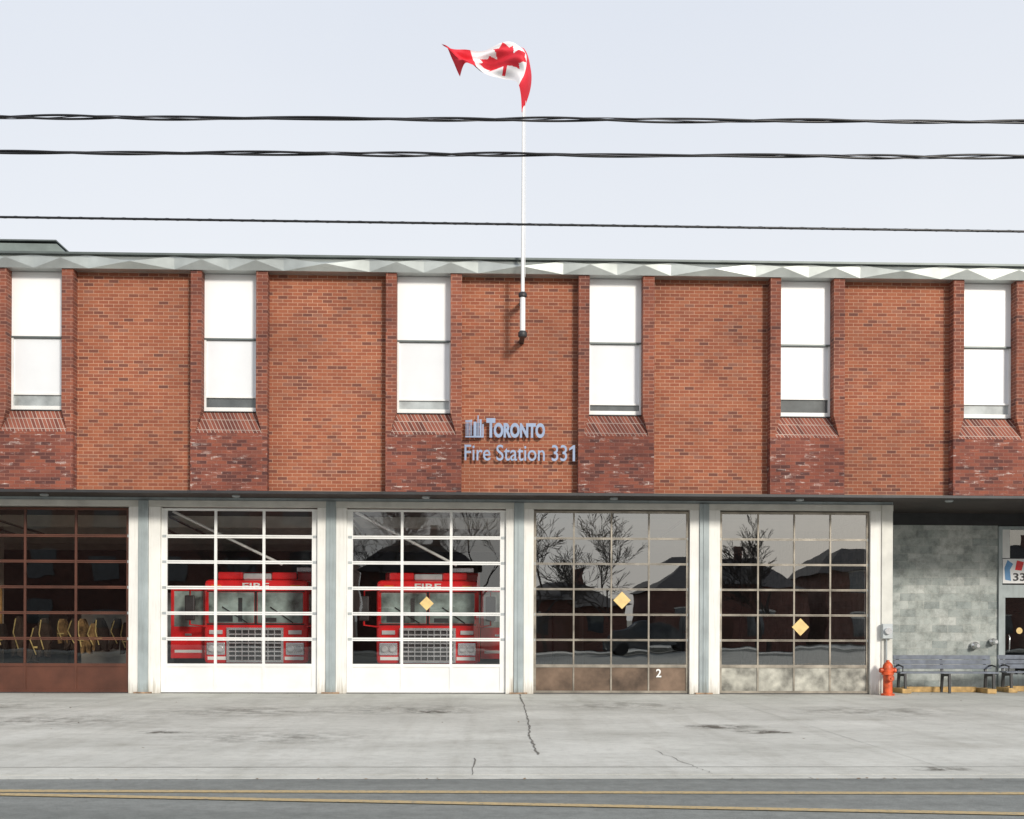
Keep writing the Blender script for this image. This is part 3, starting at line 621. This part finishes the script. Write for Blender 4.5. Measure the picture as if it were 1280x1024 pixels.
# ------------------------------------------------------------ fire trucks
def truck(cx, y0, open_sides):
    T = empty('fire_truck')
    box('cab', cx-1.25, cx+1.25, y0, y0+2.6, 0.6, 2.64, M['red'], T, 0.10)
    box('rear_body', cx-1.27, cx+1.27, y0+2.75, y0+8.6, 0.55, 2.95, M['red'], T, 0.05)
    box('ladder_rack', cx+0.5, cx+1.1, y0+2.9, y0+8.4, 2.96, 3.1, M['chrome'], T, 0.02)
    box('chassis', cx-0.6, cx+0.6, y0+0.3, y0+8.4, 0.4, 0.6, M['dark'], T)
    boxes('windscreen', [(cx-1.14, cx-0.03, y0-0.012, y0+0.05, 1.58, 2.34), (cx+0.03, cx+1.14, y0-0.012, y0+0.05, 1.58, 2.34)], M['tglass'], T, 0.04)
    boxes('windscreen_seal', [(cx-1.17, cx+1.17, y0-0.006, y0+0.05, 1.545, 1.58), (cx-1.17, cx+1.17, y0-0.006, y0+0.05, 2.34, 2.37), (cx-0.03, cx+0.03, y0-0.008, y0+0.05, 1.58, 2.34)], M['tyre'], T)
    # things seen on the dashboard / behind the screen
    boxes('dashboard', [(cx-1.0, cx-0.55, y0-0.016, y0-0.012, 1.62, 1.78), (cx+0.15, cx+0.5, y0-0.016, y0-0.012, 1.62, 1.72), (cx-0.42, cx-0.32, y0-0.016, y0-0.012, 1.62, 2.2)], M['dark'], T)
    boxes('side_windows', [(cx-1.27, cx-1.2, y0+0.3, y0+1.1, 1.6, 2.3), (cx+1.2, cx+1.27, y0+0.3, y0+1.1, 1.6, 2.3)], M['tglass'], T)
    tube('wiper_l', [(cx-0.2, y0-0.03, 1.60), (cx-0.8, y0-0.03, 1.98)], 0.014, M['tyre'], T, 5); tube('wiper_r', [(cx+0.9, y0-0.03, 1.60), (cx+0.35, y0-0.03, 1.98)], 0.014, M['tyre'], T, 5)
    box('grille_back', cx-0.62, cx+0.62, y0-0.03, y0+0.02, 0.70, 1.42, M['dark'], T)
    g = [(cx-0.68, cx+0.68, y0-0.09, y0-0.03, 1.42, 1.48), (cx-0.68, cx+0.68, y0-0.09, y0-0.03, 0.64, 0.70), (cx-0.68, cx-0.62, y0-0.09, y0-0.03, 0.70, 1.42), (cx+0.62, cx+0.68, y0-0.09, y0-0.03, 0.70, 1.42)]
    for i in range(1, 7): g.append((cx-0.62, cx+0.62, y0-0.07, y0-0.035, 0.70+i*0.103-0.018, 0.70+i*0.103+0.018))
    for i in range(1, 8): g.append((cx-0.62+i*0.155-0.012, cx-0.62+i*0.155+0.012, y0-0.085, y0-0.071, 0.70, 1.42))
    boxes('grille', g, M['chrome'], T)
    text('front_lettering', 'FIRE', cx-0.32, cx+0.32, 2.42, 2.56, y0-0.012, M['white'], T, 0.02, 0.004)
    for s in (-1, 1):
        x = cx+s*0.95
        box('headlamp_bezel', x-0.22, x+0.22, y0-0.05, y0+0.01, 0.82, 1.12, M['chrome'], T, 0.02)
        for d in (-0.1, 0.1): lathe('headlamp', [(0.06, -0.06), (0.08, -0.045), (0.085, 0)], (x+d, y0-0.04, 0.97), M['lamp'], T, 14, 'Y')
        box('indicator', x-0.2, x+0.2, y0-0.05, y0+0.01, 1.16, 1.24, M['amber'] if s > 0 else M['lamp'], T, 0.01)
        box('warning_light', x-0.16, x+0.16, y0-0.05, y0+0.01, 1.32, 1.42, M['lamp'], T, 0.01)
        box('marker_lights', x-0.12, x+0.12, y0-0.02, y0+0.01, 2.46, 2.51, M['amber'], T, 0.01)
        tube('mirror_arm', [(cx+s*1.1, y0+0.05, 2.42), (cx+s*1.52, y0-0.22, 2.38), (cx+s*1.52, y0-0.22, 1.55), (cx+s*1.15, y0+0.05, 1.5)], 0.025, M['red'], T, 6)
        box('mirror', cx+s*1.52-0.12, cx+s*1.52+0.12, y0-0.27, y0-0.19, 1.65, 2.25, M['dark'], T, 0.03)
        box('mirror_face', cx+s*1.52-0.09, cx+s*1.52+0.09, y0-0.185, y0-0.18, 1.7, 2.2, M['chrome'], T)
        for yy in (1.4, 6.6):
            lathe('wheel', [(0.30, -0.15), (0.5, -0.13), (0.5, 0.13), (0.30, 0.15)], (cx+s*1.05, y0+yy, 0.51), M['tyre'], T, 24, 'X')
        if s in open_sides:   # cab door standing open
            p, q = cx+s*1.28, cx+s*2.15; a, b = min(p, q), max(p, q); yd = y0+0.40
            boxes('open_cab_door', [(a, b, yd, yd+0.07, 0.72, 1.50), (a, a+0.08, yd, yd+0.07, 1.50, 2.45), (b-0.08, b, yd, yd+0.07, 1.50, 2.45), (a+0.08, b-0.08, yd, yd+0.07, 2.37, 2.45)], M['red'], T, 0.015)
            box('open_door_glass', a+0.08, b-0.08, yd+0.03, yd+0.04, 1.50, 2.37, M['tglass'], T)
            box('door_reflector', a+0.1, b-0.1, yd-0.004, yd, 0.86, 0.93, M['white'], T)
            box('door_handle', (a+b)/2-0.08, (a+b)/2+0.08, yd-0.03, yd, 1.28, 1.33, M['chrome'], T)
    box('bumper', cx-1.24, cx+1.24, y0-0.38, y0-0.10, 0.38, 0.62, M['chrome'], T, 0.04)
    box('white_stripe', cx-1.15, cx-0.70, y0-0.008, y0, 0.70, 0.78, M['white'], T); box('white_stripe', cx+0.70, cx+1.15, y0-0.008, y0, 0.70, 0.78, M['white'], T)
    boxes('lightbar_red', [(cx-0.95, cx-0.35, y0+0.15, y0+0.45, 2.65, 2.83), (cx+0.35, cx+0.95, y0+0.15, y0+0.45, 2.65, 2.83)], M['red'], T, 0.03)
    box('lightbar_clear', cx-0.34, cx+0.34, y0+0.16, y0+0.44, 2.65, 2.80, M['lamp'], T, 0.03)
truck(-1.25, 1.75, (1,)); truck(-5.40, 1.75, (-1,))

G = empty('gear_rack')
boxes('rack', [(-12.2, -8.3, 2.2, 2.25, 1.80, 1.83), (-12.2, -12.17, 2.2, 2.6, 0.0, 1.8), (-8.33, -8.3, 2.2, 2.6, 0, 1.8), (-12.2, -8.3, 2.2, 2.6, 0.5, 0.54)], M['dark'], G)
x = -12.0; i = 0
while x < -8.6:
    z = 1.70+random.uniform(-0.2, 0.08); y = 2.3+random.uniform(-0.05, 0.1); s = random.uniform(0.45, 0.9); hgt = random.uniform(0.55, 1.05)
    pr = [(-0.04, 0), (0.05, 0), (0.13*s, -0.10), (0.20*s, -0.30), (0.22*s, -0.62*hgt), (0.15*s, -0.66*hgt), (0.17*s, -1.0*hgt), (0.02, -0.96*hgt), (0.0, -0.7*hgt), (-0.05, -0.98*hgt), (-0.16*s, -hgt), (-0.19*s, -0.5*hgt), (-0.14*s, -0.12)]
    n = len(pr); t0 = random.uniform(-0.16, 0.16)
    V = [(x+a+t0*b+random.uniform(-.02, .02), y-0.08+0.04*math.sin(b*9), z+b) for a, b in pr]+[(x+a+t0*b, y+0.1, z+b) for a, b in pr]
    mesh('bunker_coat_%d' % i, V, [tuple(range(n)), tuple(range(2*n-1, n-1, -1))]+[(j, (j+1) % n, (j+1) % n+n, j+n) for j in range(n)], random.choice([M['coat'], M['coat'], M['coatdk'], M['coatdk'], M['tyre']]), G)
    tube('strap_%d' % i, [(x-0.04, y-0.14, z-0.05), (x-0.08+t0*-0.3, y-0.15, z-0.4*hgt), (x+0.03, y-0.15, z-0.8*hgt)], 0.016, M['stripe'], G, 5)
    if i % 2: boxes('stripe_%d' % i, [(x-0.10*s, x+0.12*s, y-0.135, y-0.128, z-0.62*hgt, z-0.57*hgt)], M['stripe'], G)
    x += random.choice([0.12, 0.2, 0.3, 0.42]); i += 1

# ------------------------------------------------------------ across the street (seen reflected in the door glass)
def house(x0, x1, y, wz, rz, wall):
    H = empty('brick_house')
    box('walls', x0, x1, y-9, y, 0, wz, wall, H)
    xm = (x0+x1)/2
    mesh('gable_roof', [(x0-0.3, y+0.4, wz), (x1+0.3, y+0.4, wz), (x1+0.3, y-9.4, wz), (x0-0.3, y-9.4, wz), (x0+2.5, y-4, rz), (x1-2.5, y-4, rz)],
         [(0,1,5,4),(1,2,5),(2,3,4,5),(3,0,4),(3,2,1,0)], M['shingle'], H)
    ws = []
    for zz in (1.0, 3.6):
        if zz+1.4 > wz: continue
        for q in (0.22, 0.7): ws.append((x0+(x1-x0)*q-0.5, x0+(x1-x0)*q+0.5, y, y+0.03, zz, zz+1.3))
    boxes('windows', ws, M['hglass'], H)
    boxes('window_trim', [(a-0.08, b+0.08, y+0.0305, y+0.06, d, d+0.1) for a, b, _, _, c, d in ws], M['cream'], H)
    box('front_door', xm-0.5, xm+0.5, y, y+0.04, 0, 2.1, M['brown'], H)
    box('chimney', xm+1, xm+1.5, y-4, y-3.5, wz, rz+0.8, wall, H)
A = empty('apartment_block')
box('walls', -46, -9.5, -58, -44, 0, 10.5, M['housebrick'], A); box('parapet', -46.2, -9.3, -43.98, -43.7, 10.0, 10.8, M['cream'], A)
boxes('windows', [(x, x+1.6, -43.998, -43.95, z, z+1.5) for x in range(-44, -11, 4) for z in (1.2, 4.4, 7.6)], M['hglass'], A)
house(-8, 0, -46, 5.0, 7.2, M['housebrick']); house(2, 9.5, -46, 3.0, 4.4, M['housebrick']); house(11, 21, -45, 4.0, 5.8, M['housebrick']); house(22.5, 33, -46, 5.0, 7.0, M['housebrick']); house(35, 43, -46, 5, 7.5, M['housebrick'])
# parked car on the far side of the street
C = empty('parked_car'); cx, cy = 9.0, -32.5
pr = [(-2.2, 0.35), (-2.25, 0.75), (-2.1, 0.95), (-1.3, 1.02), (-0.7, 1.45), (0.7, 1.48), (1.4, 1.05), (2.15, 0.95), (2.25, 0.6), (2.2, 0.35)]; n = len(pr)
mesh('body', [(cx+a, cy-0.85, b) for a, b in pr]+[(cx+a, cy+0.85, b) for a, b in pr], [tuple(range(n)), tuple(range(2*n-1, n-1, -1))]+[(j, (j+1) % n, (j+1) % n+n, j+n) for j in range(n)], M['carpaint'], C, bevel=0.05)
mesh('side_glass', [(cx-1.15, cy+0.862, 1.03), (cx+1.25, cy+0.862, 1.05), (cx+0.65, cy+0.862, 1.40), (cx-0.65, cy+0.862, 1.38)], [(0, 1, 2, 3)], M['hglass'], C)
for wx in (-1.4, 1.4):
    for wy in (-0.8, 0.8): lathe('wheel', [(0.2, -0.11), (0.33, -0.1), (0.33, 0.1), (0.2, 0.11)], (cx+wx, cy+wy, 0.32), M['tyre'], C, 20, 'Y')
def tree(x, y, h, seed, spread=0.55):
    rnd = random.Random(seed); v, f = [], []
    def seg(p, q, r0, r1):
        d = (q-p).normalized(); a = d.orthogonal().normalized(); b = d.cross(a); k = len(v); n = 4
        for c, r in ((p, r0), (q, r1)):
            for i in range(n):
                t = 2*math.pi*i/n; v.append(tuple(c+a*r*math.cos(t)+b*r*math.sin(t)))
        for i in range(n): f.append((k+i, k+(i+1) % n, k+n+(i+1) % n, k+n+i))
    def grow(p, d, ln, r, lvl):
        n = 3
        for i in range(n):
            d = (d+Vector((rnd.uniform(-1, 1), rnd.uniform(-1, 1), rnd.uniform(-0.6, 0.9)))*0.16).normalized()
            q = p+d*ln/n; r1 = max(r*0.88, 0.014); seg(p, q, r, r1); p, r = q, r1
            if lvl < 6 and i > 0 or lvl >= 2 and lvl < 6:
                sd_ = (d+Vector((rnd.uniform(-1, 1), rnd.uniform(-1, 1), rnd.uniform(-0.3, 0.5)))*spread*1.5).normalized()
                if rnd.random() < 0.8: grow(p, sd_, ln*0.72, max(r*0.6, 0.015), lvl+1)
        if lvl < 6: grow(p, d, ln*0.78, r*0.85, lvl+1)
    grow(Vector((x, y, 0)), Vector((0, 0, 1)), h*0.27, h*0.018, 0)
    mesh('bare_tree', v, f, M['bark'])
tree(-4.5, -38, 11, 3, 0.7); tree(-0.5, -39, 10.5, 5, 0.7); tree(3.6, -40, 9, 8, 0.7); tree(7.6, -39, 9, 11, 0.7); tree(17, -40, 8, 12); tree(-14, -39, 10, 21)
